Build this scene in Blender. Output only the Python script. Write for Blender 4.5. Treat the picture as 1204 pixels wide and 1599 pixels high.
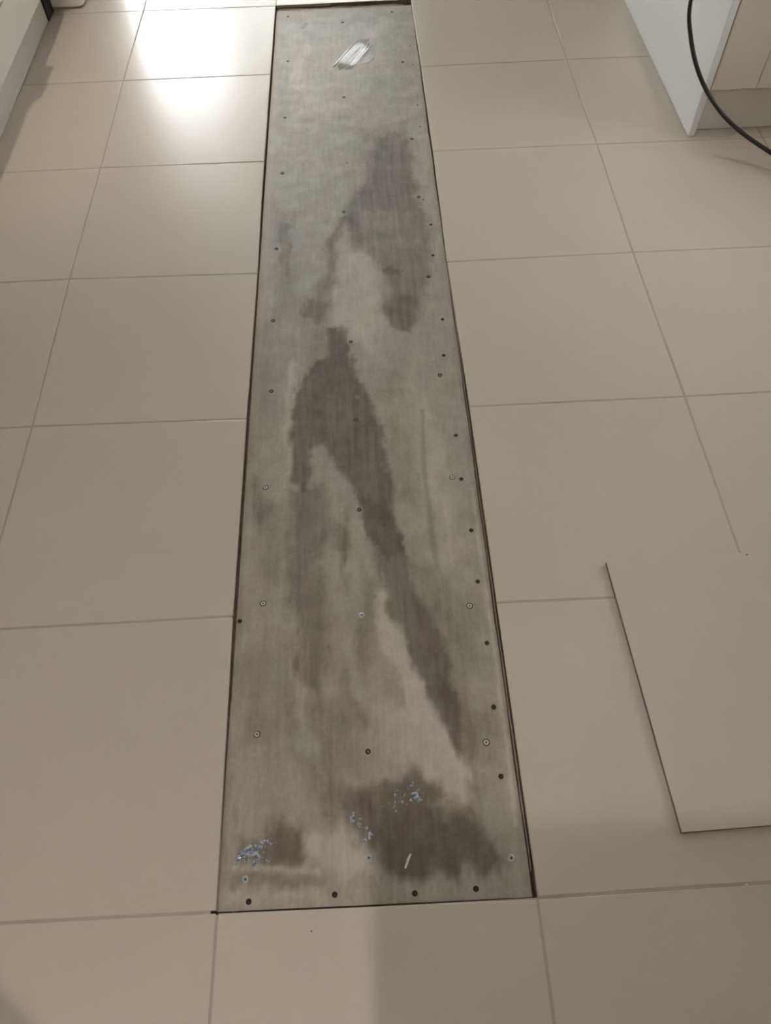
import bpy, bmesh, math, random
import numpy as np
from mathutils import Matrix, Vector

scene = bpy.context.scene
for o in list(bpy.data.objects):
    bpy.data.objects.remove(o)
COL = scene.collection
random.seed(7)
rng = np.random.default_rng(7)

# ------------------------------------------------------------------ camera
cam_data = bpy.data.cameras.new('camera')
cam = bpy.data.objects.new('camera', cam_data)
COL.objects.link(cam)
cam.matrix_world = Matrix(((0.99872582, 0.04989267, -0.00757992, 0.34466),
                           (-0.04606922, 0.8400726, -0.54051425, -0.14035),
                           (-0.02060002, 0.54017474, 0.84130071, 1.56896),
                           (0, 0, 0, 1)))
cam_data.sensor_fit = 'VERTICAL'
cam_data.sensor_height = 36.0
cam_data.sensor_width = 36.0 * 1204 / 1599
cam_data.lens = 36.0 * 1163.49 / 1599
cam_data.clip_start = 0.02
scene.camera = cam

# ------------------------------------------------------------------ world, exposure, lamps
SKY_STRENGTH = 18.5
world = bpy.data.worlds.new('overcast_sky')
scene.world = world
world.use_nodes = True
bgn = world.node_tree.nodes['Background']
bgn.inputs['Color'].default_value = (0.93, 0.965, 1.0, 1)
bgn.inputs['Strength'].default_value = SKY_STRENGTH
vs = scene.view_settings
vs.view_transform = 'Standard'
vs.look = 'None'
vs.exposure = 0.36
vs.gamma = 1.0
vs.use_curve_mapping = False

CEIL = 2.40
# ceiling downlights of the kitchen: (x, y, watts)
DOWNLIGHTS = [(-0.94, -0.75, 5.5), (0.292, -1.25, 13.0)]
for lx, ly, lw in DOWNLIGHTS:
    ld = bpy.data.lights.new('downlight_beam', 'AREA')
    ld.shape = 'ELLIPSE'
    ld.size = 0.05
    ld.size_y = 0.11
    ld.energy = lw
    ld.color = (1.0, 0.90, 0.78)
    lo = bpy.data.objects.new('downlight_beam', ld)
    lo.location = (lx, ly, CEIL - 0.02)
    COL.objects.link(lo)
# deep anti-glare downlights over the bench edges: (x, y, watts)
BENCH_SPOTS = [(-0.945, 2.95, 48.0), (1.60, 2.412, 22.0)]
for lx, ly, lw in BENCH_SPOTS:
    ld = bpy.data.lights.new('bench_spot_beam', 'SPOT')
    ld.spot_size = math.radians(66)
    ld.spot_blend = 0.9
    ld.shadow_soft_size = 0.025
    ld.energy = lw
    ld.color = (1.0, 0.86, 0.70)
    lo = bpy.data.objects.new('bench_spot_beam', ld)
    lo.location = (lx, ly, CEIL - 0.02)
    COL.objects.link(lo)

# ------------------------------------------------------------------ measured positions, in metres
PATCHES = [
    (-0.40, 0.030, [(0.123, 3.248), (0.148, 3.218), (0.122, 3.089), (0.112, 2.892), (0.077, 2.895), (0.091, 3.092)]),
    (-0.30, 0.060, [(0.023, 3.424), (0.469, 3.383), (0.426, 3.012), (0.340, 2.734), (0.142, 2.705), (0.048, 2.995)]),
    (0.62, 0.035, [(0.407, 2.532), (0.480, 2.556), (0.523, 2.481), (0.525, 2.341), (0.527, 2.189), (0.554, 2.028), (0.557, 1.847), (0.529, 1.696), (0.493, 1.556), (0.460, 1.499), (0.419, 1.512), (0.388, 1.591), (0.407, 1.705), (0.386, 1.781), (0.348, 1.862), (0.319, 1.912), (0.295, 1.996), (0.275, 2.073), (0.292, 2.142), (0.331, 2.212), (0.362, 2.277), (0.371, 2.392)]),
    (0.30, 0.060, [(0.337, 2.601), (0.532, 2.629), (0.549, 2.188), (0.498, 2.084), (0.324, 2.133), (0.284, 2.360)]),
    (0.45, 0.020, [(0.373, 1.792), (0.402, 1.799), (0.448, 1.786), (0.440, 1.759), (0.396, 1.760)]),
    (0.45, 0.030, [(0.389, 1.619), (0.471, 1.665), (0.497, 1.618), (0.483, 1.557), (0.451, 1.499), (0.418, 1.502), (0.396, 1.563)]),
    (0.55, 0.020, [(0.257, 2.050), (0.290, 2.065), (0.252, 1.933), (0.238, 1.777), (0.225, 1.631), (0.193, 1.577), (0.135, 1.595), (0.146, 1.650), (0.189, 1.720), (0.209, 1.841), (0.224, 1.968)]),
    (0.35, 0.050, [(0.134, 1.637), (0.233, 1.659), (0.232, 1.520), (0.278, 1.463), (0.303, 1.310), (0.139, 1.321), (0.152, 1.472)]),
    (0.40, 0.030, [(0.279, 2.049), (0.305, 2.064), (0.324, 1.954), (0.309, 1.881), (0.294, 1.930)]),
    (1.00, 0.018, [(0.222, 1.553), (0.281, 1.516), (0.296, 1.335), (0.344, 1.213), (0.370, 1.077), (0.386, 0.931), (0.388, 0.816), (0.391, 0.761), (0.350, 0.749), (0.328, 0.783), (0.313, 0.849), (0.292, 0.917), (0.273, 0.964), (0.244, 1.011), (0.231, 1.054), (0.208, 1.109), (0.187, 1.097), (0.173, 1.089), (0.161, 0.953), (0.144, 0.954), (0.127, 0.998), (0.111, 1.093), (0.122, 1.227), (0.135, 1.346), (0.175, 1.388), (0.216, 1.416)]),
    (0.85, 0.020, [(0.292, 0.917), (0.388, 0.873), (0.394, 0.757), (0.421, 0.655), (0.460, 0.538), (0.478, 0.446), (0.492, 0.359), (0.491, 0.271), (0.468, 0.281), (0.443, 0.334), (0.421, 0.405), (0.396, 0.495), (0.372, 0.575), (0.346, 0.667), (0.317, 0.783)]),
    (0.42, 0.050, [(0.411, 0.724), (0.485, 0.685), (0.521, 0.519), (0.520, 0.371), (0.505, 0.238), (0.480, 0.252), (0.460, 0.403), (0.418, 0.605)]),
    (0.40, 0.020, [(0.012, 1.019), (0.044, 0.982), (0.064, 0.911), (0.051, 0.836), (0.032, 0.894), (0.019, 0.953)]),
    (0.30, 0.050, [(0.031, 0.913), (0.096, 0.929), (0.100, 0.778), (0.080, 0.674), (0.051, 0.745)]),
    (0.60, 0.030, [(0.120, 0.957), (0.214, 0.966), (0.220, 0.826), (0.197, 0.736), (0.212, 0.616), (0.224, 0.520), (0.195, 0.410), (0.164, 0.412), (0.134, 0.479), (0.121, 0.706)]),
    (0.30, 0.060, [(0.023, 0.485), (0.122, 0.541), (0.154, 0.335), (0.128, 0.283), (0.045, 0.327)]),
    (0.55, 0.020, [(0.226, 0.854), (0.270, 0.814), (0.254, 0.760), (0.229, 0.788)]),
    (0.50, 0.025, [(0.300, 0.745), (0.329, 0.685), (0.331, 0.594), (0.314, 0.500), (0.294, 0.441), (0.280, 0.479), (0.277, 0.572), (0.303, 0.645)]),
    (0.45, 0.015, [(0.252, 0.881), (0.269, 0.899), (0.261, 0.733), (0.252, 0.647), (0.244, 0.734)]),
    (0.50, 0.030, [(0.249, 0.466), (0.268, 0.413), (0.294, 0.355), (0.288, 0.335), (0.261, 0.371), (0.237, 0.437)]),
    (0.45, 0.050, [(0.181, 0.418), (0.257, 0.385), (0.289, 0.301), (0.274, 0.249), (0.208, 0.266), (0.154, 0.335)]),
    (0.50, 0.030, [(0.149, 0.295), (0.195, 0.286), (0.241, 0.219), (0.263, 0.214), (0.253, 0.169), (0.271, 0.126), (0.208, 0.159), (0.169, 0.192), (0.150, 0.236)]),
    (1.00, 0.030, [(0.263, 0.214), (0.327, 0.230), (0.393, 0.236), (0.437, 0.213), (0.456, 0.177), (0.426, 0.157), (0.501, 0.141), (0.527, 0.125), (0.534, 0.078), (0.551, 0.038), (0.496, 0.039), (0.429, 0.049), (0.367, 0.039), (0.325, 0.052), (0.301, 0.090), (0.274, 0.126), (0.253, 0.173)]),  # damp stain, with some of the near-end shadow in its darkness
    (0.45, 0.030, [(0.324, 0.184), (0.414, 0.173), (0.420, 0.084), (0.367, 0.047), (0.320, 0.077)]),
    (0.50, 0.020, [(0.503, 0.218), (0.513, 0.187), (0.522, 0.125), (0.494, 0.133), (0.491, 0.188)]),
    (0.90, 0.022, [(0.029, 0.112), (0.045, 0.130), (0.081, 0.138), (0.108, 0.148), (0.157, 0.146), (0.172, 0.108), (0.163, 0.077), (0.108, 0.075), (0.034, 0.078)]),
    (0.55, 0.020, [(0.022, 0.065), (0.071, 0.066), (0.158, 0.056), (0.195, 0.038), (0.158, 0.031), (0.073, 0.033), (0.031, 0.040)]),
    (0.50, 0.015, [(0.062, 2.065), (0.095, 2.045), (0.095, 1.864), (0.091, 1.781), (0.067, 1.783), (0.063, 1.851)]),
    (0.25, 0.030, [(0.035, 2.119), (0.105, 2.114), (0.115, 1.582), (0.057, 1.586)]),
    (0.50, 0.008, [(0.470, 1.205), (0.480, 1.204), (0.471, 0.987), (0.477, 0.811), (0.482, 0.703), (0.471, 0.703), (0.464, 0.812), (0.463, 0.987)]),
    (0.30, 0.050, [(0.485, 0.685), (0.555, 0.630), (0.540, 0.428), (0.508, 0.459)]),
    (0.25, 0.080, [(-0.011, 1.591), (0.049, 1.532), (0.074, 1.096), (0.024, 1.056)]),
    (0.30, 0.050, [(0.375, 1.305), (0.426, 1.402), (0.466, 1.182), (0.452, 0.869), (0.398, 0.911)]),
    (0.35, 0.020, [(0.474, 0.402), (0.564, 0.341), (0.564, 0.234), (0.507, 0.250)]),
    (-0.50, 0.015, [(0.325, 0.657), (0.345, 0.642), (0.396, 0.495), (0.424, 0.391), (0.452, 0.306), (0.496, 0.248), (0.504, 0.202), (0.474, 0.229), (0.438, 0.267), (0.411, 0.308), (0.389, 0.378), (0.355, 0.483), (0.330, 0.569)]),
    (-0.35, 0.030, [(0.389, 0.378), (0.451, 0.293), (0.485, 0.239), (0.504, 0.162), (0.453, 0.177), (0.406, 0.243), (0.329, 0.286), (0.319, 0.368)]),
    (-0.35, 0.012, [(0.104, 1.423), (0.119, 1.422), (0.122, 1.227), (0.115, 1.093), (0.108, 0.968), (0.098, 1.094)]),
    (-0.40, 0.020, [(0.124, 0.573), (0.138, 0.572), (0.147, 0.420), (0.174, 0.334), (0.195, 0.241), (0.168, 0.255), (0.140, 0.363)]),
    (-0.50, 0.010, [(0.024, 0.078), (0.108, 0.074), (0.195, 0.063), (0.193, 0.054), (0.109, 0.064), (0.027, 0.068)]),
    (-0.40, 0.020, [(0.170, 0.131), (0.220, 0.129), (0.270, 0.091), (0.306, 0.042), (0.244, 0.036), (0.183, 0.084)]),
    (-0.45, 0.006, [(0.581, 0.940), (0.588, 0.939), (0.590, 0.547), (0.590, 0.259), (0.585, 0.122), (0.578, 0.123), (0.581, 0.260), (0.581, 0.548)]),
    (-0.35, 0.050, [(0.454, 1.400), (0.518, 1.068), (0.537, 0.752), (0.503, 0.719), (0.468, 0.868), (0.434, 1.095), (0.397, 1.209)]),
    (-0.40, 0.060, [(0.255, 1.869), (0.359, 1.861), (0.387, 1.564), (0.361, 1.406), (0.297, 1.462), (0.232, 1.574)]),
    (-0.30, 0.030, [(0.012, 0.034), (0.122, 0.029), (0.195, 0.023), (0.195, 0.014), (0.110, 0.012), (0.013, 0.012)]),
]
CROSS_SCREWS = [(0.057, 2.690), (0.057, 2.331), (0.050, 1.916), (0.051, 1.581), (0.056, 1.297), (0.053, 0.967), (0.061, 0.636), (0.061, 0.330), (0.052, 0.053), (0.531, 3.064), (0.532, 2.509), (0.533, 2.156), (0.535, 1.747), (0.535, 1.327), (0.536, 0.969), (0.542, 0.603), (0.543, 0.288), (0.565, 0.065)]
PLAIN_SCREWS = [(0.285, 2.816), (0.273, 2.094), (0.284, 1.476), (0.292, 1.179), (0.293, 0.884), (0.295, 0.282), (0.049, 3.497), (0.289, 3.422), (0.508, 3.496), (0.058, 3.111)]
NAILS = [(0.563, 2.003), (0.557, 1.847), (0.562, 1.552), (0.553, 1.403), (0.559, 1.107), (0.559, 0.963), (0.568, 0.807), (0.568, 0.665), (0.571, 0.509), (0.568, 0.362), (0.565, 0.218), (0.060, 0.014), (0.223, 0.018), (0.375, 0.013), (0.491, 0.015), (0.009, 0.594)]
PIN_NAILS = [(0.568, 3.191), (0.572, 3.040), (0.569, 2.737), (0.568, 2.587), (0.289, 2.375), (0.547, 2.141)]
DIMPLES = [(0.299, 1.260), (0.226, 1.267)]
SILVER_SCREWS = [(0.291, 0.593), (0.290, 0.079)]
GLUE_SPOTS = [[(0.0508, 0.1019, 0.0118), (0.0648, 0.0978, 0.0132), (0.0400, 0.0932, 0.0105), (0.0354, 0.0878, 0.0066), (0.0757, 0.1065, 0.0079), (0.0828, 0.1166, 0.0066), (0.0915, 0.1185, 0.0046), (0.0980, 0.1147, 0.0039), (0.0579, 0.1108, 0.0053), (0.0493, 0.0848, 0.0053), (0.0683, 0.0782, 0.0092), (0.0954, 0.0848, 0.0053), (0.0740, 0.0893, 0.0066), (0.0553, 0.0891, 0.0066), (0.0679, 0.1115, 0.0039), (0.0421, 0.1012, 0.0039), (0.1067, 0.1166, 0.0026)],
    [(0.2605, 0.1625, 0.0053), (0.2603, 0.1540, 0.0066), (0.2589, 0.1481, 0.0066), (0.2756, 0.1509, 0.0039), (0.2727, 0.1402, 0.0059), (0.2878, 0.1335, 0.0039), (0.2937, 0.1214, 0.0066), (0.2910, 0.1157, 0.0053), (0.2846, 0.1113, 0.0053), (0.2781, 0.1070, 0.0039), (0.2939, 0.1273, 0.0033), (0.3238, 0.1703, 0.0026), (0.3187, 0.1717, 0.0020)],
    [(0.3848, 0.2156, 0.0033), (0.3817, 0.2082, 0.0046), (0.3870, 0.1892, 0.0105), (0.3931, 0.1840, 0.0079), (0.3818, 0.1895, 0.0053), (0.3774, 0.1811, 0.0039), (0.3638, 0.1929, 0.0053), (0.3469, 0.1925, 0.0039), (0.3436, 0.1791, 0.0053), (0.3444, 0.1704, 0.0053), (0.3604, 0.1794, 0.0039), (0.3513, 0.2010, 0.0026), (0.3942, 0.2001, 0.0039), (0.4028, 0.1922, 0.0026), (0.3691, 0.1729, 0.0026), (0.3466, 0.1618, 0.0033), (0.3993, 0.1800, 0.0033), (0.3735, 0.2024, 0.0026), (0.3572, 0.1674, 0.0020)]]
FILM = [(0.241, 3.064), (0.249, 3.083), (0.279, 3.117), (0.301, 3.167), (0.326, 3.218), (0.355, 3.270), (0.388, 3.289), (0.409, 3.276), (0.414, 3.259), (0.393, 3.196), (0.364, 3.130), (0.339, 3.070), (0.309, 3.022), (0.287, 2.994), (0.262, 3.016)]
FILM_SMALL = [(0.101, 3.428), (0.123, 3.438), (0.141, 3.385), (0.130, 3.363), (0.107, 3.382)]
FILM_FLECK = [(0.366, 3.083), (0.393, 3.102), (0.413, 3.090), (0.402, 3.060), (0.375, 3.052)]
FLECK = [(0.357, 0.057), (0.361, 0.056), (0.371, 0.077), (0.373, 0.081), (0.370, 0.083), (0.364, 0.074)]
CORNER = {(0, 0): (0.0035, -0.0010), (1, 0): (0.6029, -0.0063), (0, 1): (-0.0041, 0.6034), (1, 1): (0.6015, 0.6031), (0, 2): (-0.0050, 1.1926), (1, 2): (0.6028, 1.1973), (0, 3): (-0.0029, 1.7885), (1, 3): (0.5957, 1.8009), (0, 4): (-0.0079, 2.3949), (1, 4): (0.5996, 2.4103), (0, 5): (-0.0071, 2.9961), (1, 5): (0.6003, 3.0029), (0, 6): (-0.0059, 3.5819), (1, 6): (0.5961, 3.5856), (-1, 2): (-0.5943, 1.2027), (-1, 3): (-0.6029, 1.8038), (-1, 4): (-0.5995, 2.4023), (-1, 5): (-0.6047, 2.9985), (-1, 6): (-0.5985, 3.5896), (2, 2): (1.1974, 1.1962), (2, 3): (1.1918, 1.8046), (2, 4): (1.1975, 2.4067), (2, 5): (1.1947, 3.0061)}
CABLE = [(1.8000, 2.6200, 0.9275), (1.6000, 2.5000, 0.9275), (1.4900, 2.4150, 0.9380), (1.4200, 2.3850, 0.8600), (1.3850, 2.3900, 0.6800), (1.3837, 2.4094, 0.4589), (1.3996, 2.3852, 0.3959), (1.4343, 2.3702, 0.3152), (1.4762, 2.3550, 0.2464), (1.5323, 2.3437, 0.1803), (1.5975, 2.3100, 0.1235), (1.6762, 2.2625, 0.0818), (1.7486, 2.2202, 0.0553), (1.8500, 2.1200, 0.0220), (1.9800, 2.0200, 0.0075), (2.3000, 1.9500, 0.0075)]

# ------------------------------------------------------------------ helpers
MAT = {}
def new_mat(name):
    m = bpy.data.materials.new(name)
    m.use_nodes = True
    nt = m.node_tree
    b = nt.nodes['Principled BSDF']
    MAT[name] = m
    return m, nt, b

def N(nt, kind, **inputs):
    n = nt.nodes.new(kind)
    for k, v in inputs.items():
        n.inputs[k].default_value = v
    return n

def mix_col(nt, fac, a, b, blend='MIX'):
    n = nt.nodes.new('ShaderNodeMix')
    n.data_type = 'RGBA'
    n.blend_type = blend
    for sock, v in ((n.inputs[0], fac), (n.inputs[6], a), (n.inputs[7], b)):
        if isinstance(v, bpy.types.NodeSocket):
            nt.links.new(v, sock)
        elif isinstance(v, (int, float)):
            sock.default_value = v
        else:
            sock.default_value = (*v, 1)
    return n.outputs[2]

def noise(nt, scale, detail=3.0, rough=0.5, stretch=None, coord='Object'):
    tc = nt.nodes.new('ShaderNodeTexCoord')
    mp = nt.nodes.new('ShaderNodeMapping')
    if stretch:
        mp.inputs['Scale'].default_value = stretch
    nt.links.new(tc.outputs[coord], mp.inputs['Vector'])
    n = nt.nodes.new('ShaderNodeTexNoise')
    n.inputs['Scale'].default_value = scale
    n.inputs['Detail'].default_value = detail
    n.inputs['Roughness'].default_value = rough
    nt.links.new(mp.outputs['Vector'], n.inputs['Vector'])
    return n.outputs['Fac']

def ramp(nt, fac, p0, p1, c0=(0, 0, 0), c1=(1, 1, 1)):
    r = nt.nodes.new('ShaderNodeValToRGB')
    r.color_ramp.elements[0].position = p0
    r.color_ramp.elements[1].position = p1
    r.color_ramp.elements[0].color = (*c0, 1)
    r.color_ramp.elements[1].color = (*c1, 1)
    nt.links.new(fac, r.inputs['Fac'])
    return r.outputs['Color']

def bump(nt, b, height, strength=0.1, dist=0.002):
    n = nt.nodes.new('ShaderNodeBump')
    n.inputs['Strength'].default_value = strength
    n.inputs['Distance'].default_value = dist
    nt.links.new(height, n.inputs['Height'])
    nt.links.new(n.outputs['Normal'], b.inputs['Normal'])

def plain(name, col, rough=0.5, metal=0.0, var=0.05, scale=8.0, bump_s=0.0):
    m, nt, b = new_mat(name)
    n = noise(nt, scale, 4.0, 0.55)
    lo = tuple(c * (1 - var) for c in col)
    hi = tuple(min(1, c * (1 + var)) for c in col)
    nt.links.new(mix_col(nt, n, lo, hi), b.inputs['Base Color'])
    b.inputs['Roughness'].default_value = rough
    b.inputs['Metallic'].default_value = metal
    if bump_s:
        bump(nt, b, n, bump_s, 0.001)
    return m

# glazed porcelain floor tile
m, nt, b = new_mat('tile_glaze')
n1 = noise(nt, 3.0, 5.0, 0.6)
n2 = noise(nt, 40.0, 3.0, 0.6)
c = mix_col(nt, n1, (0.500, 0.455, 0.385), (0.545, 0.497, 0.422))
c = mix_col(nt, 0.06, c, mix_col(nt, n2, (0.40, 0.34, 0.27), (0.62, 0.57, 0.50)))
nt.links.new(c, b.inputs['Base Color'])
b.inputs['Roughness'].default_value = 0.29
b.inputs['Specular IOR Level'].default_value = 0.5
bump(nt, b, n2, 0.02, 0.001)

plain('tile_body', (0.40, 0.35, 0.29), 0.8, 0, 0.1, 60)
plain('tile_edge_raw', (0.16, 0.145, 0.13), 0.85, 0, 0.15, 60)
plain('grout', (0.40, 0.355, 0.295), 0.8, 0, 0.12, 30, 0.2)
plain('adhesive_bed', (0.15, 0.118, 0.090), 0.95, 0, 0.5, 50, 0.5)
plain('mortar', (0.30, 0.265, 0.225), 0.9, 0, 0.25, 120, 0.5)
plain('cabinet_white', (0.70, 0.67, 0.62), 0.42, 0, 0.02, 3)
plain('panel_daylit', (0.70, 0.70, 0.70), 0.45, 0, 0.015, 3)  # end panel: daylight on this side put into a cooler, lighter white
plain('cabinet_cream', (0.60, 0.54, 0.45), 0.45, 0, 0.02, 3)
plain('kick_white', (0.60, 0.57, 0.52), 0.5, 0, 0.03, 3)
plain('benchtop', (0.55, 0.54, 0.52), 0.25, 0, 0.1, 90)
plain('black_rubber', (0.012, 0.011, 0.011), 0.45, 0, 0.2, 40)
plain('black_panel', (0.010, 0.009, 0.009), 0.5, 0, 0.1, 10)
plain('appliance_white', (0.74, 0.72, 0.68), 0.35, 0, 0.02, 4)
plain('wall_paint', (0.70, 0.67, 0.62), 0.8, 0, 0.03, 2)
plain('ceiling_paint', (0.80, 0.78, 0.75), 0.9, 0, 0.02, 2)
plain('frame_aluminium', (0.55, 0.55, 0.55), 0.4, 0.6, 0.05, 6)
plain('patio_concrete', (0.42, 0.41, 0.39), 0.85, 0, 0.15, 5)
plain('zinc', (0.55, 0.52, 0.47), 0.42, 0.85, 0.2, 300)
plain('zinc_dull', (0.20, 0.18, 0.155), 0.6, 0.5, 0.3, 300)
plain('bright_zinc', (0.52, 0.55, 0.60), 0.3, 0.9, 0.1, 300)
plain('recess_dark', (0.020, 0.016, 0.012), 0.9, 0, 0.3, 200)
plain('rust_dark', (0.045, 0.034, 0.026), 0.75, 0.2, 0.4, 300)
plain('filler', (0.185, 0.162, 0.135), 0.8, 0, 0.2, 200, 0.3)
plain('grit', (0.05, 0.04, 0.035), 0.9, 0, 0.2, 200)
plain('pale_chip', (0.62, 0.58, 0.52), 0.8, 0, 0.1, 200)

m, nt, b = new_mat('glue')
n1 = noise(nt, 150.0, 2.0, 0.5)
nt.links.new(ramp(nt, n1, 0.35, 0.72, (0.085, 0.105, 0.145), (0.46, 0.52, 0.64)), b.inputs['Base Color'])
b.inputs['Roughness'].default_value = 0.12
b.inputs['Coat Weight'].default_value = 0.6
bump(nt, b, n1, 0.5, 0.002)

m, nt, b = new_mat('wet_film')
n1 = noise(nt, 90.0, 4.0, 0.6)
nt.links.new(mix_col(nt, n1, (0.30, 0.285, 0.26), (0.46, 0.45, 0.42)), b.inputs['Base Color'])
b.inputs['Roughness'].default_value = 0.15
b.inputs['Specular IOR Level'].default_value = 0.8
b.inputs['Coat Weight'].default_value = 1.0
b.inputs['Coat Roughness'].default_value = 0.12
bump(nt, b, n1, 0.35, 0.003)

m, nt, b = new_mat('lamp_lens')
b.inputs['Base Color'].default_value = (0.9, 0.9, 0.88, 1)
b.inputs['Emission Color'].default_value = (1.0, 0.85, 0.68, 1)
b.inputs['Emission Strength'].default_value = 6.0

m, nt, b = new_mat('window_glass')
nt.nodes.remove(b)
mixn = nt.nodes.new('ShaderNodeMixShader')
tr = nt.nodes.new('ShaderNodeBsdfTransparent')
gl = nt.nodes.new('ShaderNodeBsdfGlossy')
gl.inputs['Roughness'].default_value = 0.02
fr = nt.nodes.new('ShaderNodeFresnel')
fr.inputs['IOR'].default_value = 1.45
nt.links.new(fr.outputs[0], mixn.inputs[0])
nt.links.new(tr.outputs[0], mixn.inputs[1])
nt.links.new(gl.outputs[0], mixn.inputs[2])
nt.links.new(mixn.outputs[0], nt.nodes['Material Output'].inputs['Surface'])

# fibre cement sheet: dry grey and damp trowelled stains that follow the 'stain' attribute of the mesh
m, nt, b = new_mat('fibre_cement')
at = nt.nodes.new('ShaderNodeAttribute')
at.attribute_name = 'stain'
st = noise(nt, 9.0, 5.0, 0.65, (9.0, 1.0, 1.0))
bl = noise(nt, 16.0, 5.0, 0.6)
sp = noise(nt, 120.0, 3.0, 0.6)
st = ramp(nt, st, 0.30, 0.70); blc = ramp(nt, bl, 0.32, 0.68); sp = ramp(nt, sp, 0.30, 0.72)
add = nt.nodes.new('ShaderNodeMath'); add.operation = 'MULTIPLY_ADD'
nt.links.new(st, add.inputs[0]); add.inputs[1].default_value = 0.26
nt.links.new(at.outputs['Fac'], add.inputs[2])
add2 = nt.nodes.new('ShaderNodeMath'); add2.operation = 'MULTIPLY_ADD'
nt.links.new(blc, add2.inputs[0]); add2.inputs[1].default_value = 0.34
nt.links.new(add.outputs[0], add2.inputs[2])
add3 = nt.nodes.new('ShaderNodeMath'); add3.operation = 'MULTIPLY_ADD'
nt.links.new(sp, add3.inputs[0]); add3.inputs[1].default_value = 0.20
nt.links.new(add2.outputs[0], add3.inputs[2])
r = nt.nodes.new('ShaderNodeValToRGB')
cr = r.color_ramp
cr.elements[0].position = 0.0; cr.elements[0].color = (0.490, 0.452, 0.392, 1)
cr.elements[1].position = 1.0; cr.elements[1].color = (0.100, 0.080, 0.062, 1)
e = cr.elements.new(0.36); e.color = (0.318, 0.290, 0.247, 1)
e = cr.elements.new(0.66); e.color = (0.195, 0.170, 0.140, 1)
mr = nt.nodes.new('ShaderNodeMapRange')
mr.inputs['From Min'].default_value = -0.30
mr.inputs['From Max'].default_value = 1.74
nt.links.new(add3.outputs[0], mr.inputs['Value'])
nt.links.new(mr.outputs[0], r.inputs['Fac'])
gr = ramp(nt, noise(nt, 5.0, 3.0, 0.5, (2.5, 1, 1)), 0.5, 0.72)
col = mix_col(nt, 1.0, r.outputs['Color'], mix_col(nt, gr, (1, 1, 1), (0.975, 1.015, 0.99)), 'MULTIPLY')
at2 = nt.nodes.new('ShaderNodeAttribute')
at2.attribute_name = 'tan_rim'
col = mix_col(nt, at2.outputs['Fac'], col, (0.400, 0.325, 0.250))
nt.links.new(col, b.inputs['Base Color'])
nt.links.new(ramp(nt, bl, 0.2, 0.8, (0.47, 0.47, 0.47), (0.64, 0.64, 0.64)), b.inputs['Roughness'])
bump(nt, b, sp, 0.12, 0.001)

def link(o, parent=None):
    COL.objects.link(o)
    if parent is not None:
        o.parent = parent
    return o

def mesh_obj(name, bm, mat, parent=None, smooth=False):
    me = bpy.data.meshes.new(name)
    bm.normal_update()
    bm.to_mesh(me)
    bm.free()
    for mm in (mat if isinstance(mat, (list, tuple)) else [mat]):
        me.materials.append(MAT[mm])
    if smooth:
        me.shade_smooth()
    return link(bpy.data.objects.new(name, me), parent)

def box_bm(x0, x1, y0, y1, z0, z1, bev=0.0, seg=1, bm=None):
    own = bm is None
    if own:
        bm = bmesh.new()
    v = [bm.verts.new((x, y, z)) for z in (z0, z1) for y in (y0, y1) for x in (x0, x1)]
    for f in ((0, 2, 3, 1), (4, 5, 7, 6), (0, 1, 5, 4), (2, 6, 7, 3), (0, 4, 6, 2), (1, 3, 7, 5)):
        bm.faces.new([v[i] for i in f])
    if bev:
        bmesh.ops.bevel(bm, geom=bm.edges[:], offset=bev, segments=seg, affect='EDGES', profile=0.5)
    return bm

def box(name, x0, x1, y0, y1, z0, z1, mat, parent=None, bev=0.002, seg=1):
    return mesh_obj(name, box_bm(x0, x1, y0, y1, z0, z1, bev, seg), mat, parent)

def empty(name, loc):
    o = bpy.data.objects.new(name, None)
    o.empty_display_size = 0.1
    o.location = loc
    return link(o)

def tag(o, label=None, cat=None, group=None, kind=None):
    for k, v in (('label', label), ('category', cat), ('group', group), ('kind', kind)):
        if v:
            o[k] = v
    return o

def hang(root, *parts):
    # parts were modelled in room coordinates: keep them there under an empty at the thing's base
    bpy.context.view_layer.update()
    for p in parts:
        p.parent = root
        p.matrix_parent_inverse = root.matrix_world.inverted()

def extrude_poly(pts, z0, z1, bm=None, taper=0.0):
    bm = bm or bmesh.new()
    cx = sum(p[0] for p in pts) / len(pts); cy = sum(p[1] for p in pts) / len(pts)
    lo = [bm.verts.new((p[0], p[1], z0)) for p in pts]
    hi = [bm.verts.new((p[0] + (cx - p[0]) * taper, p[1] + (cy - p[1]) * taper, z1)) for p in pts]
    area = sum(pts[i][0] * pts[(i + 1) % len(pts)][1] - pts[(i + 1) % len(pts)][0] * pts[i][1] for i in range(len(pts)))
    if area < 0:
        lo.reverse(); hi.reverse()
    bm.faces.new(hi)
    bm.faces.new(list(reversed(lo)))
    n = len(pts)
    for i in range(n):
        j = (i + 1) % n
        bm.faces.new((lo[i], lo[j], hi[j], hi[i]))
    return bm

# ------------------------------------------------------------------ floor: grout bed, recess and tiles
T = 0.6
X_MIN, X_MAX, Y_MIN, Y_MAX = -1.60, 3.20, -2.70, 6.40
def corner(i, j):
    return CORNER.get((i, j), (i * T, j * T))

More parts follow.
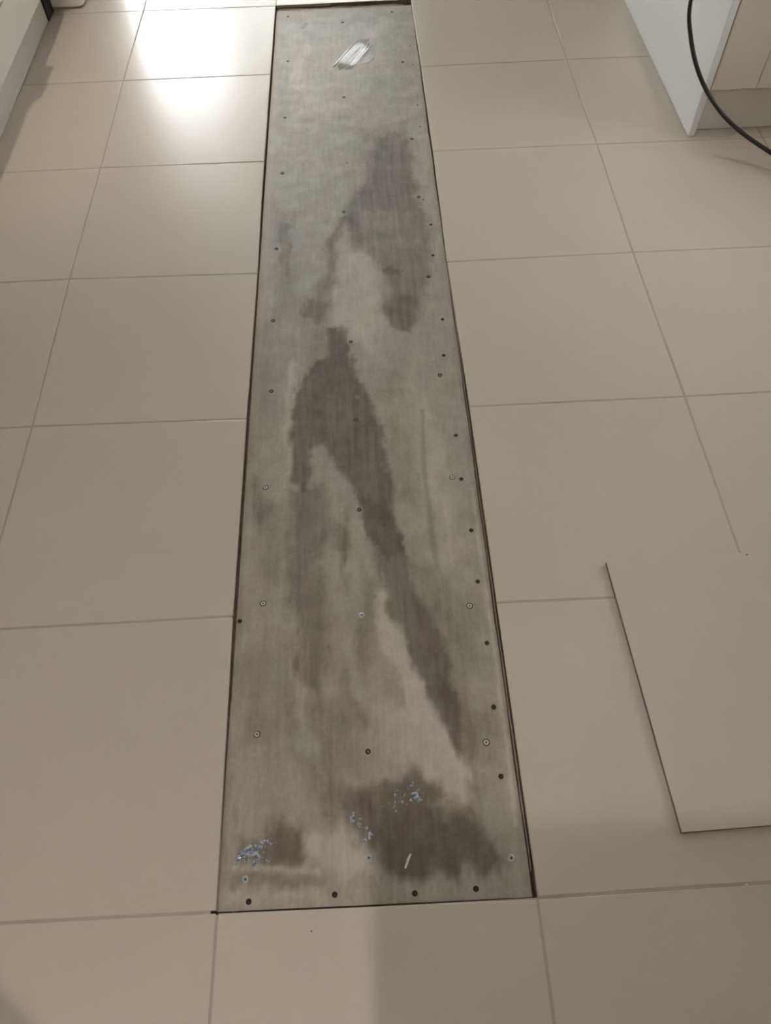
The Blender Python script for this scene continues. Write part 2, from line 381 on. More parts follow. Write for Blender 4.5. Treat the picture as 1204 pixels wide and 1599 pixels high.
floor_bm = bmesh.new()
HX0, HX1, HY0, HY1 = -0.0085, 0.604, -0.006, 3.586      # the cut-out strip
GZ = -0.0011
def quad(bm, a, mi=0):
    f = bm.faces.new([bm.verts.new(p) for p in a]); f.material_index = mi
def flat(x0, x1, y0, y1, z, mi=0):
    quad(floor_bm, [(x0, y0, z), (x1, y0, z), (x1, y1, z), (x0, y1, z)], mi)
flat(X_MIN, X_MAX, Y_MIN, HY0, GZ)
flat(X_MIN, X_MAX, HY1, Y_MAX, GZ)
flat(X_MIN, HX0, HY0, HY1, GZ)
flat(HX1, X_MAX, HY0, HY1, GZ)
DZ = -0.017
flat(HX0, HX1, HY0, HY1, DZ, 1)
quad(floor_bm, [(HX0, HY1, DZ), (HX0, HY0, DZ), (HX0, HY0, GZ), (HX0, HY1, GZ)][::-1], 1)
quad(floor_bm, [(HX1, HY0, DZ), (HX1, HY1, DZ), (HX1, HY1, GZ), (HX1, HY0, GZ)][::-1], 1)
quad(floor_bm, [(HX0, HY0, DZ), (HX1, HY0, DZ), (HX1, HY0, GZ), (HX0, HY0, GZ)][::-1], 1)
quad(floor_bm, [(HX1, HY1, DZ), (HX0, HY1, DZ), (HX0, HY1, GZ), (HX1, HY1, GZ)][::-1], 1)
floor = tag(mesh_obj('floor', floor_bm, ['grout', 'adhesive_bed']), 'cream tiled kitchen floor with narrow grout lines', kind='structure')

G = 0.0026
def tile_bm(q, z0, z1, bev=0.0016, dz=(0, 0, 0, 0)):
    bm = bmesh.new()
    lo = [bm.verts.new((x, y, z0)) for x, y in q]
    hi = [bm.verts.new((x, y, z1 + d)) for (x, y), d in zip(q, dz)]
    top = bm.faces.new(hi)
    bm.faces.new(lo[::-1])
    sides = [bm.faces.new((lo[i], lo[(i + 1) % 4], hi[(i + 1) % 4], hi[i])) for i in range(4)]
    for s in sides:
        s.material_index = 1
    res = bmesh.ops.bevel(bm, geom=list(top.edges), offset=bev, segments=2, affect='EDGES', profile=0.5)
    for f in res['faces']:
        f.material_index = 0
    return bm

for i in range(-2, 5):
    for j in range(-2, 10):
        if i == 0 and 0 <= j <= 5:
            continue
        q = [corner(i, j), corner(i + 1, j), corner(i + 1, j + 1), corner(i, j + 1)]
        if i >= 3 and j >= 4:
            pass
        sg = ((1, 1), (-1, 1), (-1, -1), (1, -1))
        q = [(x + G * a, y + G * c) for (x, y), (a, c) in zip(q, sg)]
        q = [(max(X_MIN + .002, x), y) for x, y in q]
        dz = [random.uniform(-0.00035, 0.00035) for _ in range(4)]
        s = dz[0] + dz[2] - dz[1] - dz[3]
        dz = [dz[0] - s / 4, dz[1] + s / 4, dz[2] - s / 4, dz[3] + s / 4]
        o = mesh_obj('tile', tile_bm(q, -0.010, 0.0, 0.0016, dz), ['tile_glaze', 'tile_body'], floor)

# mortar left along the edges of the cut-out
def ridge(name, pts, w, z0, z1, mat, parent):
    bm = bmesh.new()
    rows = []
    for k, (x, y) in enumerate(pts):
        a = pts[max(0, k - 1)]; c = pts[min(len(pts) - 1, k + 1)]
        dx, dy = c[0] - a[0], c[1] - a[1]
        L = math.hypot(dx, dy) or 1
        nx, ny = -dy / L, dx / L
        ww = w * random.uniform(0.55, 1.2)
        zz = z1 + random.uniform(-0.0015, 0.0008)
        rows.append([bm.verts.new((x + nx * ww / 2, y + ny * ww / 2, z0)), bm.verts.new((x + nx * ww * .4, y + ny * ww * .4, zz)),
                     bm.verts.new((x - nx * ww * .4, y - ny * ww * .4, zz)), bm.verts.new((x - nx * ww / 2, y - ny * ww / 2, z0))])
    for a, c in zip(rows, rows[1:]):
        for k in range(3):
            bm.faces.new((a[k], a[k + 1], c[k + 1], c[k]))
    bm.faces.new(rows[0]); bm.faces.new(rows[-1][::-1])
    bmesh.ops.recalc_face_normals(bm, faces=bm.faces[:])
    return mesh_obj(name, bm, mat, parent)

ridge('mortar_ridge', [(0.5998 + 0.0006 * math.sin(k * 1.7), 0.04 + k * 0.05) for k in range(40)], 0.0034, DZ, -0.0082, 'mortar', floor)
ridge('mortar_ridge', [(0.004 + k * 0.04, 3.563 + 0.002 * math.sin(k)) for k in range(15)], 0.034, DZ, -0.0105, 'mortar', floor)
ridge('mortar_ridge', [(0.001, 0.4), (0.001, 0.001), (0.035, -0.001)], 0.0035, DZ, -0.0095, 'mortar', floor)
ridge('mortar_chip', [(0.550, 0.0005), (0.566, 0.0005)], 0.008, DZ, -0.0085, 'mortar', floor)

# ------------------------------------------------------------------ fibre cement sheet with its fixings
BZ = -0.009
sheet = empty('cement_sheet', (0.297, 1.776, BZ - 0.008))
tag(sheet, 'long grey fibre cement sheet screwed down in the gap between the floor tiles', 'cement sheet')
BX0, BX1, BY0, BY1 = 0.0025, 0.5955, -0.0005, 3.552
NX, NY = 118, 700
xs = np.linspace(0, 1, NX)
ys = np.linspace(BY0, BY1, NY)
GX, GY = np.meshgrid(xs, ys)
right = BX1 + 0.002 * np.clip((GY - 0.6) / 2.5, 0, 1) + 0.0008 * np.sin(GY * 19) 
left = BX0 - 0.005 * np.clip(GY / 2.5, 0, 1)
PX = left + GX * (right - left)
PY = GY - 0.0035 * GX * np.clip(1 - GY / 0.3, 0, 1)

def vnoise(x, y, sx, sy, seed):
    g = np.random.default_rng(seed).random((64, 64))
    u, v = x / sx, y / sy
    i, j = np.floor(u).astype(int), np.floor(v).astype(int)
    a, c = u - i, v - j
    a = a * a * (3 - 2 * a); c = c * c * (3 - 2 * c)
    g00 = g[i % 64, j % 64]; g10 = g[(i + 1) % 64, j % 64]; g01 = g[i % 64, (j + 1) % 64]; g11 = g[(i + 1) % 64, (j + 1) % 64]
    return (g00 * (1 - a) + g10 * a) * (1 - c) + (g01 * (1 - a) + g11 * a) * c - 0.5

wx = 0.020 * vnoise(PX, PY, .035, .06, 1) + 0.012 * vnoise(PX, PY, .012, .02, 2) + 0.006 * vnoise(PX, PY, .006, .009, 3)
wy = 0.035 * vnoise(PX, PY, .03, .06, 4) + 0.02 * vnoise(PX, PY, .01, .02, 5)
QX, QY = PX + wx, PY + wy

def sdf(poly, x, y):
    d = np.full(x.shape, 1e9)
    inside = np.zeros(x.shape, bool)
    n = len(poly)
    for k in range(n):
        ax, ay = poly[k]; bx, by = poly[(k + 1) % n]
        ex, ey = bx - ax, by - ay
        t = np.clip(((x - ax) * ex + (y - ay) * ey) / (ex * ex + ey * ey + 1e-12), 0, 1)
        d = np.minimum(d, np.hypot(x - ax - t * ex, y - ay - t * ey))
        cond = ((ay > y) != (by > y)) & (x < ex * (y - ay) / (ey + 1e-12) + ax)
        inside ^= cond
    return np.where(inside, -d, d)

stain = np.zeros(PX.shape)
for val, soft, poly in PATCHES:
    px_ = [p[0] for p in poly]; py_ = [p[1] for p in poly]
    m_ = (PX > min(px_) - .15) & (PX < max(px_) + .15) & (PY > min(py_) - .15) & (PY < max(py_) + .15)
    if soft < 0.012:
        d = sdf(poly, PX[m_] + wx[m_] * .25, PY[m_])
    else:
        d = sdf(poly, QX[m_], QY[m_])
    t = np.clip(0.5 - d / (1.3 * soft), 0, 1)
    t = t * t * (3 - 2 * t)
    # trowel streaks thin the edge of each stain
    stain[m_] += val * t * (1 + 0.5 * vnoise(PX[m_], PY[m_], .008, .12, 9))
stain = np.clip(stain, -0.5, 1.15)
# unwashed rim and scuffs
rim = np.clip(1 - (PX - left) / 0.016, 0, 1) * 0.25
stain += rim + 0.10 * vnoise(PX, PY, .05, .12, 11) + 0.05 * vnoise(PX, PY, .012, .03, 12)

verts = [(x, y, BZ) for x, y in zip(PX.ravel(), PY.ravel())]
faces = []
for j in range(NY - 1):
    for i in range(NX - 1):
        k = j * NX + i
        faces.append((k, k + 1, k + NX + 1, k + NX))
rimv = [i for i in range(NX)] + [j * NX + NX - 1 for j in range(1, NY)] + [(NY - 1) * NX + i for i in range(NX - 2, -1, -1)] + [j * NX for j in range(NY - 2, 0, -1)]
base = len(verts)
verts += [(verts[k][0], verts[k][1], BZ - 0.008) for k in rimv]
nr = len(rimv)
for a in range(nr):
    c_ = (a + 1) % nr
    faces.append((rimv[a], base + a, base + c_, rimv[c_]))
me = bpy.data.meshes.new('sheet_panel')
me.from_pydata(verts, [], faces)
attr = me.attributes.new('stain', 'FLOAT', 'POINT')
vals = np.zeros(len(verts), np.float32)
vals[:NX * NY] = stain.ravel()
attr.data.foreach_set('value', vals)
attr2 = me.attributes.new('tan_rim', 'FLOAT', 'POINT')
tan = np.clip(1.2 - (PX + wx * .6 - left) / 0.030, 0, 1) * np.clip((PY - 1.0) / 0.8, 0, 1)
tan = np.maximum(tan, np.clip(1.2 - (BY1 - PY + wy * .5) / 0.05, 0, 1) * 0.8) * 0.7
vals[:NX * NY] = tan.ravel()
attr2.data.foreach_set('value', vals)
me.materials.append(MAT['fibre_cement'])
panel = link(bpy.data.objects.new('sheet_panel', me))
hang(sheet, panel)

def disc_bm(profile, n=20):
    bm = bmesh.new()
    rings = []
    for r_, z_ in profile:
        if r_ == 0:
            rings.append([bm.verts.new((0, 0, z_))])
        else:
            rings.append([bm.verts.new((r_ * math.cos(2 * math.pi * k / n), r_ * math.sin(2 * math.pi * k / n), z_)) for k in range(n)])
    for a, c in zip(rings, rings[1:]):
        for k in range(n):
            l = (k + 1) % n
            if len(c) == 1:
                bm.faces.new((a[k], a[l], c[0]))
            else:
                bm.faces.new((a[k], a[l], c[l], c[k]))
    bmesh.ops.recalc_face_normals(bm, faces=bm.faces[:])
    return bm

def to_mesh(name, bm, mat):
    me = bpy.data.meshes.new(name)
    bm.to_mesh(me); bm.free()
    me.materials.append(MAT[mat])
    return me

def cross_bm(L, w, z0, z1):
    bm = bmesh.new()
    h = w / 2
    pts = [(L, -h), (L, h), (h, h), (h, L), (-h, L), (-h, h), (-L, h), (-L, -h), (-h, -h), (-h, -L), (h, -L), (h, -h)]
    return extrude_poly(pts, z0, z1, bm)

head_me = to_mesh('screw', disc_bm([(.0050, -.0005), (.0056, .0006), (.0050, .0009), (.0030, .0010), (0, .0010)]), 'zinc')
ring_me = to_mesh('countersink', disc_bm([(.0076, .0000), (.0072, .00035), (.0056, .0003), (.0052, .0001)]), 'recess_dark')
cross_me = to_mesh('cross_slot', cross_bm(.0030, .0015, .0006, .0012), 'recess_dark')
dull_me = to_mesh('screw_dull', disc_bm([(.0062, -.0002), (.0062, .0006), (.0050, .0008), (.0032, .0005), (0, .0005)]), 'rust_dark')
dullc_me = to_mesh('screw_face', disc_bm([(.0036, .0004), (.0032, .0009), (0, .0010)], 12), 'zinc_dull')
nail_me = to_mesh('nail', disc_bm([(.0054, .0000), (.0052, .0004), (.0036, .0004), (0, .0003)]), 'recess_dark')
nailc_me = to_mesh('nail_face', disc_bm([(.0026, .0004), (.0022, .0009), (0, .0010)], 12), 'rust_dark')
pin_me = to_mesh('pin', disc_bm([(.0034, -.0002), (.0030, .0004), (0, .0005)], 10), 'rust_dark')
dim_me = to_mesh('filled_dimple', disc_bm([(.0085, .0000), (.0072, .0008), (.0055, .0003), (0, .0001)]), 'filler')
silver_me = to_mesh('silver', disc_bm([(.0080, -.0002), (.0078, .0012), (.0060, .0020), (.0034, .0016), (0, .0016)]), 'bright_zinc')

def fix(name, me, x, y, rot=0.0, z=BZ, parent=None, scale=1.0, label=None):
    o = bpy.data.objects.new(name, me)
    o.location = (x, y, z)
    o.rotation_euler = (random.uniform(-.05, .05), random.uniform(-.05, .05), rot)
    o.scale = (scale, scale, scale)
    COL.objects.link(o)
    hang(parent or sheet, o)
    if label:
        o['label'] = label
    return o

for k, (x, y) in enumerate(CROSS_SCREWS):
    rz = random.uniform(0, 1.5)
    last = k in (8, 17)
    if y > 1.25:                                   # the farther heads are dirty and dark
        s = fix('screw', dull_me, x, y, rz, scale=1.05)
        fix('screw_face', dullc_me, x, y, rz, parent=s)
        fix('cross_slot', cross_me, x, y, rz, parent=s, scale=0.8)
    else:
        s = fix('screw', head_me if not last else silver_me, x, y, rz, scale=1.0 if not last else 0.85)
        if not last:
            fix('countersink', ring_me, x, y, rz, parent=s)
        fix('cross_slot', cross_me, x, y, rz, parent=s, z=BZ if not last else BZ + 0.0006)
for x, y in PLAIN_SCREWS:
    s = fix('screw', dull_me, x, y, 0.3, scale=0.95)
    fix('screw_face', dullc_me, x, y, 0.3, parent=s, scale=0.7)
for x, y in NAILS:
    s = fix('nail', nail_me, x, y)
    fix('nail_head', nailc_me, x + 0.0008, y - 0.0008, parent=s)
for x, y in PIN_NAILS:
    fix('pin_nail', pin_me, x, y)
for x, y in DIMPLES:
    fix('filled_hole', dim_me, x, y)
for k, (x, y) in enumerate(SILVER_SCREWS):
    s = fix('screw', silver_me, x, y, 0.4, scale=0.9, label='bright silver screw head with a film of glue')
    fix('cross_slot', cross_me, x, y, 0.4, parent=s, z=BZ + 0.0008, scale=0.8)

# bluish glue left in three clusters near the near end of the sheet
def blob(bm, x, y, r_, h, n=9):
    ph = random.uniform(0, 6.28)
    el = random.uniform(0.6, 1.0); an = random.uniform(0, 3.14)
    rings = []
    for f, z in ((1.0, 0.0), (0.8, 0.55), (0.45, 0.9)):
        ring = []
        for k in range(n):
            a = 2 * math.pi * k / n
            rr = r_ * f * (1 + 0.28 * math.sin(3 * a + ph) + random.uniform(-.12, .12))
            u, v = rr * math.cos(a), rr * math.sin(a) * el
            ring.append(bm.verts.new((x + u * math.cos(an) - v * math.sin(an), y + u * math.sin(an) + v * math.cos(an), BZ - 0.0002 + h * z * random.uniform(.8, 1.2))))
        rings.append(ring)
    top = bm.verts.new((x, y, BZ + h))
    for a, c in zip(rings, rings[1:]):
        for k in range(n):
            l = (k + 1) % n
            bm.faces.new((a[k], a[l], c[l], c[k]))
    for k in range(n):
        bm.faces.new((rings[-1][k], rings[-1][(k + 1) % n], top))

for spots in GLUE_SPOTS:
    bm = bmesh.new()
    for x, y, r_ in spots:
        blob(bm, x, y, r_ * 0.85, min(0.0026, r_ * 0.3))
        for _ in range(3):
            blob(bm, x + random.gauss(0, r_ * .9), y + random.gauss(0, r_ * .9), r_ * random.uniform(.12, .28), 0.0010, 6)
    bmesh.ops.recalc_face_normals(bm, faces=bm.faces[:])
    o = mesh_obj('glue_residue', bm, 'glue', smooth=True)
    hang(sheet, o)
    tag(o, 'smear of shiny bluish dried glue', kind='stuff')

def film(name, pts, h, mat, label):
    bm = bmesh.new()
    extrude_poly(pts, BZ - 0.0003, BZ + h, bm, 0.12)
    o = mesh_obj(name, bm, mat)
    hang(sheet, o)
    o['label'] = label
def streaks(name, p0, p1, width, n, label, mat='wet_film', seed=3):
    rg = random.Random(seed)
    bm = bmesh.new()
    dx, dy = p1[0] - p0[0], p1[1] - p0[1]
    L = math.hypot(dx, dy)
    ux, uy = dx / L, dy / L
    for k in range(n):
        off = (k / (n - 1) - 0.5) * width
        edge = abs(k / (n - 1) - 0.5) * 2
        a = L * (0.05 + 0.25 * edge * rg.random() + 0.06 * rg.random())
        e_ = L * (1.0 - 0.35 * edge * rg.random() - 0.08 * rg.random())
        w = width / n * rg.uniform(0.5, 1.1)
        top_, bot_ = [], []
        m_ = 9
        for q_ in range(m_ + 1):
            t = a + (e_ - a) * q_ / m_
            taper = min(1, 4 * q_ / m_ + .1, 4 * (1 - q_ / m_) + .1)
            o_ = off + rg.uniform(-.12, .12) * w
            hw = w * .5 * taper * rg.uniform(.7, 1.15)
            top_.append((p0[0] + ux * t - uy * (o_ + hw), p0[1] + uy * t + ux * (o_ + hw)))
            bot_.append((p0[0] + ux * t - uy * (o_ - hw), p0[1] + uy * t + ux * (o_ - hw)))
        zt = BZ + rg.uniform(.0006, .0012)
        ta = [bm.verts.new((*p_, zt + rg.uniform(-.0002, .0002))) for p_ in top_]
        mi = [bm.verts.new(((p_[0] + r2[0]) / 2, (p_[1] + r2[1]) / 2, zt + .0005)) for p_, r2 in zip(top_, bot_)]
        bo = [bm.verts.new((*p_, zt + rg.uniform(-.0002, .0002))) for p_ in bot_]
        ga = [bm.verts.new((*p_, BZ - .0003)) for p_ in top_]
        gb = [bm.verts.new((*p_, BZ - .0003)) for p_ in bot_]
        for u_ in range(m_):
            for r1, r2 in ((ga, ta), (ta, mi), (mi, bo), (bo, gb)):
                bm.faces.new((r1[u_], r1[u_ + 1], r2[u_ + 1], r2[u_]))
    bmesh.ops.recalc_face_normals(bm, faces=bm.faces[:])
    for f_ in bm.faces:
        if f_.normal.z < -0.2:
            f_.normal_flip()
    o = mesh_obj(name, bm, mat)
    hang(sheet, o)
    o['label'] = label
streaks('glue_film', (0.262, 3.000), (0.400, 3.285), 0.075, 15, 'glossy brushed patch of wet glue catching the daylight')
streaks('glue_film', (0.355, 3.055), (0.418, 3.115), 0.022, 4, 'short glossy streak of wet glue', seed=5)
streaks('glue_film', (0.108, 3.372), (0.133, 3.436), 0.022, 6, 'small glossy spot of wet glue', seed=8)
film('dried_fleck', FLECK, 0.0012, 'pale_chip', 'pale sliver of dried adhesive')

# ------------------------------------------------------------------ loose tile on the floor
lt = [(0.897, 0.091), (1.497, 0.107), (1.474, 0.702), (0.874, 0.689)]
base_c = (sum(p[0] for p in lt) / 4, sum(p[1] for p in lt) / 4)
loose = empty('loose_tile', (base_c[0], base_c[1], 0.0004))
tag(loose, 'thin loose beige square tile lying askew on top of the floor tiles', 'tile')
o = mesh_obj('tile_body', tile_bm(lt, 0.0006, 0.0088, 0.0007), ['tile_edge_raw', 'tile_edge_raw'])
hang(loose, o)
o = mesh_obj('tile_face', tile_bm([(x + (base_c[0] - x) * .002, y + (base_c[1] - y) * .002) for x, y in lt], 0.0080, 0.0100, 0.0006), ['tile_glaze', 'tile_body'])
hang(loose, o)

# ------------------------------------------------------------------ room shell
def wall(name, *a):
    return tag(box(name, *a, 'wall_paint', None, 0.0), 'pale painted kitchen wall', kind='structure')
wall('wall_left', X_MIN - 0.1, X_MIN, Y_MIN, Y_MAX, 0.0, CEIL)
SY0, SY1, SZ0, SZ1 = 1.15, 2.15, 1.10, 1.72       # side window, out of view, added to brighten the middle of the floor
bm = box_bm(X_MAX, X_MAX + .1, Y_MIN, SY0, 0.0, CEIL)
box_bm(X_MAX, X_MAX + .1, SY1, Y_MAX, 0.0, CEIL, bm=bm)
box_bm(X_MAX, X_MAX + .1, SY0, SY1, 0.0, SZ0, bm=bm)
box_bm(X_MAX, X_MAX + .1, SY0, SY1, SZ1, CEIL, bm=bm)
tag(mesh_obj('wall_right', bm, 'wall_paint'), 'pale painted wall around the added side window', kind='structure')
sw = empty('fill_window', (X_MAX + .05, (SY0 + SY1) / 2, SZ0))
tag(sw, 'unseen side window added to brighten the floor, with a slim aluminium frame', kind='structure')
bm = bmesh.new()
for a in (SY0 + .02, (SY0 + SY1) / 2, SY1 - .02):
    box_bm(X_MAX + .03, X_MAX + .07, a - .02, a + .02, SZ0, SZ1, bm=bm)
for z in (SZ0 + .02, SZ1 - .02):
    box_bm(X_MAX + .03, X_MAX + .07, SY0, SY1, z - .02, z + .02, bm=bm)
hang(sw, mesh_obj('window_frame', bm, 'frame_aluminium'))
hang(sw, box('pane', X_MAX + .047, X_MAX + .053, SY0 + .03, SY1 - .03, SZ0 + .03, SZ1 - .03, 'window_glass', None, 0.0))
wall('wall_near', X_MIN - .1, X_MAX + .1, Y_MIN - 0.1, Y_MIN, 0.0, CEIL)
WX0, WX1, WZ1 = -1.58, 0.62, 1.86       # glazed door in the far wall
bm = box_bm(WX1, X_MAX + .1, Y_MAX, Y_MAX + .1, 0.0, CEIL)
box_bm(X_MIN - .1, WX1, Y_MAX, Y_MAX + .1, WZ1, CEIL, bm=bm)
tag(mesh_obj('wall_far', bm, 'wall_paint'), 'pale painted wall around the glazed door', kind='structure')
tag(box('ceiling', X_MIN - .1, X_MAX + .1, Y_MIN - .1, Y_MAX + .1, CEIL, CEIL + 0.1, 'ceiling_paint', None, 0.0), 'white plasterboard ceiling', kind='structure')
gd = empty('window_1', ((WX0 + WX1) / 2, Y_MAX + .05, 0.0))
tag(gd, 'wide sliding glass door to the patio', kind='structure')
bm = bmesh.new()
mid_ = (WX0 + WX1) / 2
for a in (WX0, mid_, WX1):
    box_bm(a - .03, a + .03, Y_MAX + .02, Y_MAX + .08, 0, WZ1, bm=bm)
for z in (0.02, WZ1 - .03):
    box_bm(WX0, WX1, Y_MAX + .02, Y_MAX + .08, z - .03, z + .03, bm=bm)
fr_ = mesh_obj('window_frame', bm, 'frame_aluminium'); hang(gd, fr_)
for a, c in ((WX0 + .03, mid_ - .03), (mid_ + .03, WX1 - .03)):
    p = box('pane', a, c, Y_MAX + .045, Y_MAX + .051, 0.05, WZ1 - .06, 'window_glass', None, 0.0); hang(gd, p)
tag(box('patio', -8, 10, Y_MAX + .1, 20, -0.2, -0.02, 'patio_concrete', None, 0.0), 'grey concrete patio outside the glazed door', kind='structure')

# unseen sheer curtain, added to dim the glare from one leaf of the glazed door
m, nt, b = new_mat('sheer_fabric')
nt.nodes.remove(b)
mixn = nt.nodes.new('ShaderNodeMixShader'); mixn.inputs[0].default_value = 0.88
tr = nt.nodes.new('ShaderNodeBsdfTransparent')
tl = nt.nodes.new('ShaderNodeBsdfTranslucent')
nt.links.new(mix_col(nt, noise(nt, 80.0, 2.0), (0.55, 0.54, 0.51), (0.65, 0.64, 0.61)), tl.inputs['Color'])
nt.links.new(tr.outputs[0], mixn.inputs[1]); nt.links.new(tl.outputs[0], mixn.inputs[2])
nt.links.new(mixn.outputs[0], nt.nodes['Material Output'].inputs['Surface'])
bm = bmesh.new()
cols_ = []
for k in range(97):
    x = -0.80 + 1.44 * k / 96
    y = Y_MAX - 0.07 + 0.025 * math.sin(k * 0.9) + 0.006 * math.sin(k * 2.3)
    cols_.append([bm.verts.new((x, y, z)) for z in (0.02, 1.0, 2.18)])
for a, c in zip(cols_, cols_[1:]):
    for k in range(2):
        bm.faces.new((a[k], c[k], c[k + 1], a[k + 1]))
cur = empty('dimming_curtain', (-.08, Y_MAX - .07, 0))
tag(cur, 'unseen sheer curtain added to dim half of the glazed door', 'curtain')
hang(cur, mesh_obj('fabric', bm, 'sheer_fabric', smooth=True), box('curtain_rail', -1.58, .72, Y_MAX - .085, Y_MAX - .055, 2.18, 2.21, 'frame_aluminium', None, .003))

# downlight fittings
ring_fit = disc_bm([(.060, 0.0), (.060, -.006), (.048, -.010), (.046, -.002)], 28)
rme = to_mesh('downlight_ring', ring_fit, 'appliance_white')
lens_me = to_mesh('downlight_lens', disc_bm([(.046, -.004), (.030, -.006), (0, -.006)], 28), 'lamp_lens')
lens_deep = to_mesh('downlight_lens_deep', disc_bm([(.046, -.001), (.030, -.001), (0, -.001)], 28), 'black_panel')
for lx, ly, lw in DOWNLIGHTS + BENCH_SPOTS:
    deep = (lx, ly, lw) in BENCH_SPOTS
    root = empty('downlight', (lx, ly, CEIL))
    where = {(-0.945, 2.95): 'above the drawer benchtop edge', (1.60, 2.412): 'above the grooved cupboard front',
             (-0.94, -0.75): 'near the left wall behind the added stool', (0.292, -1.25): 'behind the added bench'}[(lx, ly)]
    tag(root, 'round white recessed ceiling downlight ' + where, 'downlight', 'ceiling downlights')
    for nm, me_ in (('trim_ring', rme), ('lens', lens_deep if deep else lens_me)):
        o = bpy.data.objects.new(nm, me_); COL.objects.link(o); o.parent = root

# ------------------------------------------------------------------ drawers along the left wall
KX, DXF = -1.009, -0.950
def drawer_unit(y0, y1, label):
    root = empty('drawer_cabinet', ((X_MIN + DXF) / 2, (y0 + y1) / 2, 0))
    tag(root, label, 'cabinet', 'base cabinets along the left wall')
    parts = [box('carcass', X_MIN + .004, DXF - .020, y0 + .001, y1 - .001, .153, .88, 'cabinet_white', None, .001),
             box('kickboard', KX - .016, KX, y0, y1, .002, .152, 'kick_white', None, .001)]
    for z0, z1 in ((.153, .302), (.306, .580), (.584, .868)):
        d = box('drawer_front', DXF - .019, DXF, y0 + .002, y1 - .002, z0, z1, 'cabinet_white', None, .0025, 2)
        hdl = box('handle', DXF, DXF + .028, (y0 + y1) / 2 - .08, (y0 + y1) / 2 + .08, z1 - .045, z1 - .033, 'zinc', None, .003, 2) if z0 > .5 else None
        parts.append(d)
        if hdl:
            hang(d, hdl)
    hang(root, *parts)
drawer_unit(2.46, 3.525, 'cream drawer cabinet with recessed kickboard beside the dark gap')
drawer_unit(1.40, 2.456, 'cream drawer cabinet farther from the dark gap')
bench = box('benchtop', X_MIN + .003, DXF + .004, 1.395, 3.528, .882, .920, 'benchtop', None, .004, 2)
tag(bench, 'grey stone benchtop over the drawer cabinets', 'benchtop')
gap_shade = box('gap_shade_panel', -1.022, -1.004, 3.532, 3.626, .001, .90, 'black_panel', None, .001)  # black sheet gives the open gap its deep shade by colour
tag(gap_shade, 'narrow black sheet standing in for the shaded gap between the drawers and the white appliance', 'panel')

fridge = empty('refrigerator', (-1.23, 3.99, 0))
tag(fridge, 'white upright appliance with rounded corners past the drawer cabinet', 'appliance')
bm = box_bm(-1.585, -.872, 3.634, 4.33, .012, 1.75)
ed = [e_ for e_ in bm.edges if abs(e_.verts[0].co.z - e_.verts[1].co.z) > 1]
bmesh.ops.bevel(bm, geom=ed, offset=.022, segments=5, affect='EDGES', profile=.5)
b1 = mesh_obj('body', bm, 'appliance_white')
b2 = box('plinth', -1.57, -.90, 3.65, 4.31, 0, .014, 'cabinet_cream', None, .001)
b3 = box('door', -.872, -.830, 3.66, 4.31, .10, 1.74, 'appliance_white', None, .012, 3)
b4 = box('handle', -.830, -.800, 3.70, 3.72, .8, 1.2, 'appliance_white', None, .006, 2)
hang(fridge, b1, b2, b3); hang(b3, b4)

# ------------------------------------------------------------------ cupboard on the right with end panel
PXL, PXR, PYF, PYB = 1.534, 1.557, 2.425, 3.62
cup = empty('base_cupboard', (1.9, 3.0, 0))
tag(cup, 'white base cupboard with grooved doors and a full height end panel', 'cabinet')
parts = [box('end_panel', PXL, PXR, PYF, PYB, .001, .88, 'panel_daylit', None, .0012),
         box('kickboard', PXR + .0005, 2.82, 2.464, 2.480, .003, .168, 'kick_white', None, .001),
         box('carcass', PXR + .0005, 2.82, 2.448, PYB, .164, .88, 'cabinet_white', None, .001)]
for x0, x1 in ((1.5605, 2.188), (2.192, 2.818)):
    d = box('door', x0, x1, 2.432, 2.446, .164, .868, 'cabinet_cream', None, .001)
    nb = 4
    w = (x1 - x0) / nb
    for k in range(nb):
        bd = box('door_board', x0 + k * w + .0004, x0 + (k + 1) * w - .0004, 2.425, 2.434, .164, .868, 'cabinet_cream', None, .0022, 1)
        hang(d, bd)
    parts.append(d)
hang(cup, *parts)
top = box('benchtop', PXL - .012, 2.84, PYF - .012, PYB + .03, .882, .920, 'benchtop', None, .004, 2)
tag(top, 'grey stone benchtop over the grooved cupboard', 'benchtop')

# ------------------------------------------------------------------ bench behind the camera, added to cast the near-end floor shadow
caster = empty('shadow_bench', (1.05, -.75, 0))
tag(caster, 'unseen white bench added to shade the floor at the near end', 'island bench')
parts = [box('body', .32, 1.78, -1.05, -.43, .10, .882, 'cabinet_white', None, .002),
         box('kickboard', .36, 1.74, -1.01, -.47, .001, .10, 'kick_white', None, .001),
         box('worktop', .292, 1.81, -1.08, -.405, .882, .920, 'benchtop', None, .003, 2)]
hang(caster, *parts)

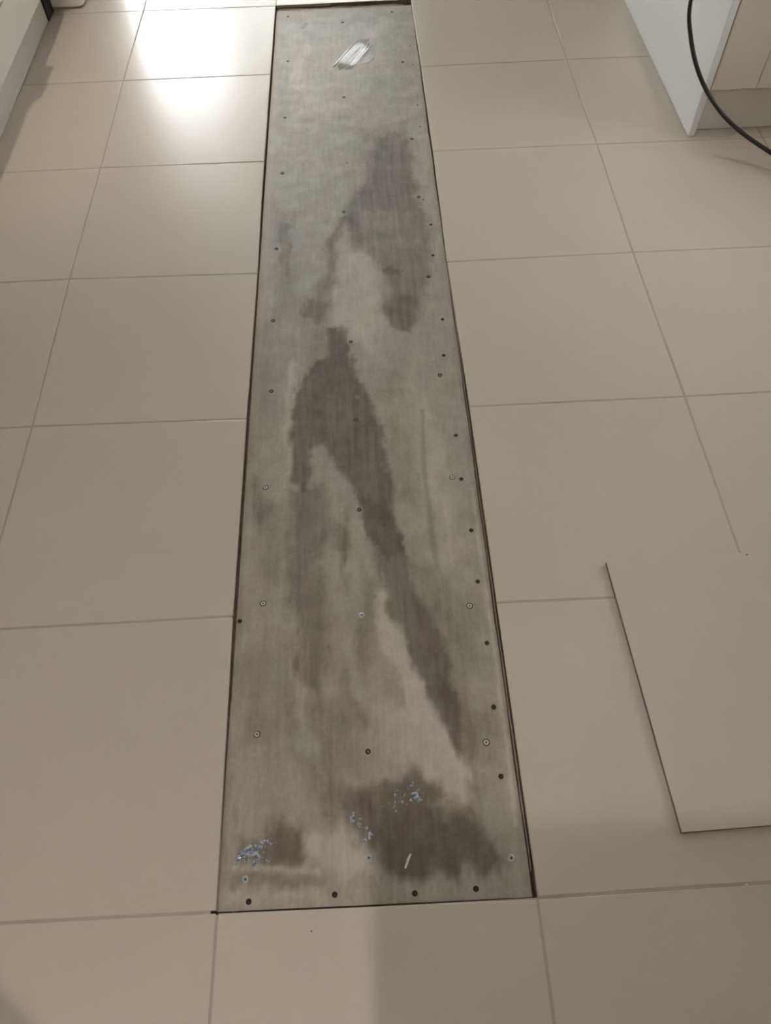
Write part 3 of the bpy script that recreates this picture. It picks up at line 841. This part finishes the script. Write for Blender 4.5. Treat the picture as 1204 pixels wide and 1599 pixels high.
# stool out of view, added to shade the near left floor corner
stool = empty('shadow_stool', (-.24, -.62, 0))
tag(stool, 'unseen black round stool added to shade the near left floor corner', 'stool')
seat_bm = disc_bm([(0, .70), (.15, .70), (.175, .715), (.175, .735), (.155, .752), (0, .755)][1:], 28)
sb = disc_bm([(.15, .70), (.175, .715), (.175, .735), (.155, .752), (0, .755)], 28)
seat_bm.free()
seat = mesh_obj('seat', sb, 'black_panel'); seat.parent = stool
for a in range(4):
    ca, sa = math.cos(a * math.pi / 2 + .78), math.sin(a * math.pi / 2 + .78)
    bm = bmesh.new()
    q0 = [bm.verts.new((.19 * ca + dx, .19 * sa + dy, 0.0)) for dx, dy in ((-.012, -.012), (.012, -.012), (.012, .012), (-.012, .012))]
    q1 = [bm.verts.new((.12 * ca + dx, .12 * sa + dy, 0.702)) for dx, dy in ((-.012, -.012), (.012, -.012), (.012, .012), (-.012, .012))]
    bm.faces.new(q1); bm.faces.new(q0[::-1])
    for k in range(4):
        bm.faces.new((q0[k], q0[(k + 1) % 4], q1[(k + 1) % 4], q1[k]))
    lg = mesh_obj('leg', bm, 'black_panel'); lg.parent = stool
fb = disc_bm([(.165, .24), (.175, .25), (.165, .26), (.155, .25), (.165, .24)], 28)
fo = mesh_obj('foot_ring', fb, 'zinc'); fo.parent = stool

# ------------------------------------------------------------------ black power cable
cd = bpy.data.curves.new('power_cable', 'CURVE')
cd.dimensions = '3D'
cd.bevel_depth = 0.0064
cd.bevel_resolution = 5
cd.resolution_u = 16
cd.use_fill_caps = True
sp_ = cd.splines.new('NURBS')
sp_.points.add(len(CABLE) - 1)
for p_, c_ in zip(sp_.points, CABLE):
    p_.co = (*c_, 1)
    p_.radius = 0.9 if c_[2] > 0.4 else 1.1
sp_.use_endpoint_u = True
sp_.order_u = 4
cable_tmp = bpy.data.objects.new('cable_tmp', cd)
COL.objects.link(cable_tmp)
bpy.context.view_layer.update()
dg = bpy.context.evaluated_depsgraph_get()
cme = bpy.data.meshes.new_from_object(cable_tmp.evaluated_get(dg))
bpy.data.objects.remove(cable_tmp)
cme.materials.clear(); cme.materials.append(MAT['black_rubber'])
cme.shade_smooth()
cable = link(bpy.data.objects.new('power_cable', cme))
tag(cable, 'black power cable hanging from the benchtop in front of the grooved cupboard', 'cable')

# ------------------------------------------------------------------ specks on the floor
def speck(name, x, y, z, r_, mat, label):
    bm = bmesh.new()
    bmesh.ops.create_icosphere(bm, subdivisions=1, radius=r_)
    for v_ in bm.verts:
        v_.co = Vector((v_.co.x * random.uniform(.8, 1.3), v_.co.y * random.uniform(.8, 1.2), v_.co.z * .6))
    o = mesh_obj(name, bm, mat)
    mz = min(v_.co.z for v_ in o.data.vertices)
    o.location = (x, y, z - mz)
    tag(o, label, 'grit')
speck('grit_speck', 1.2090, 0.6900, 0.0100, 0.0022, 'grit', 'tiny dark speck of grit at the edge of the loose tile')
speck('grit_speck', 0.1800, -0.0408, 0.0, 0.0016, 'grit', 'tiny dark speck of grit on the floor tile below the cement sheet')
speck('grout_crumb', 0.9966, -0.0040, 0.0, 0.0030, 'pale_chip', 'pale crumb of grout on the joint below the loose tile')
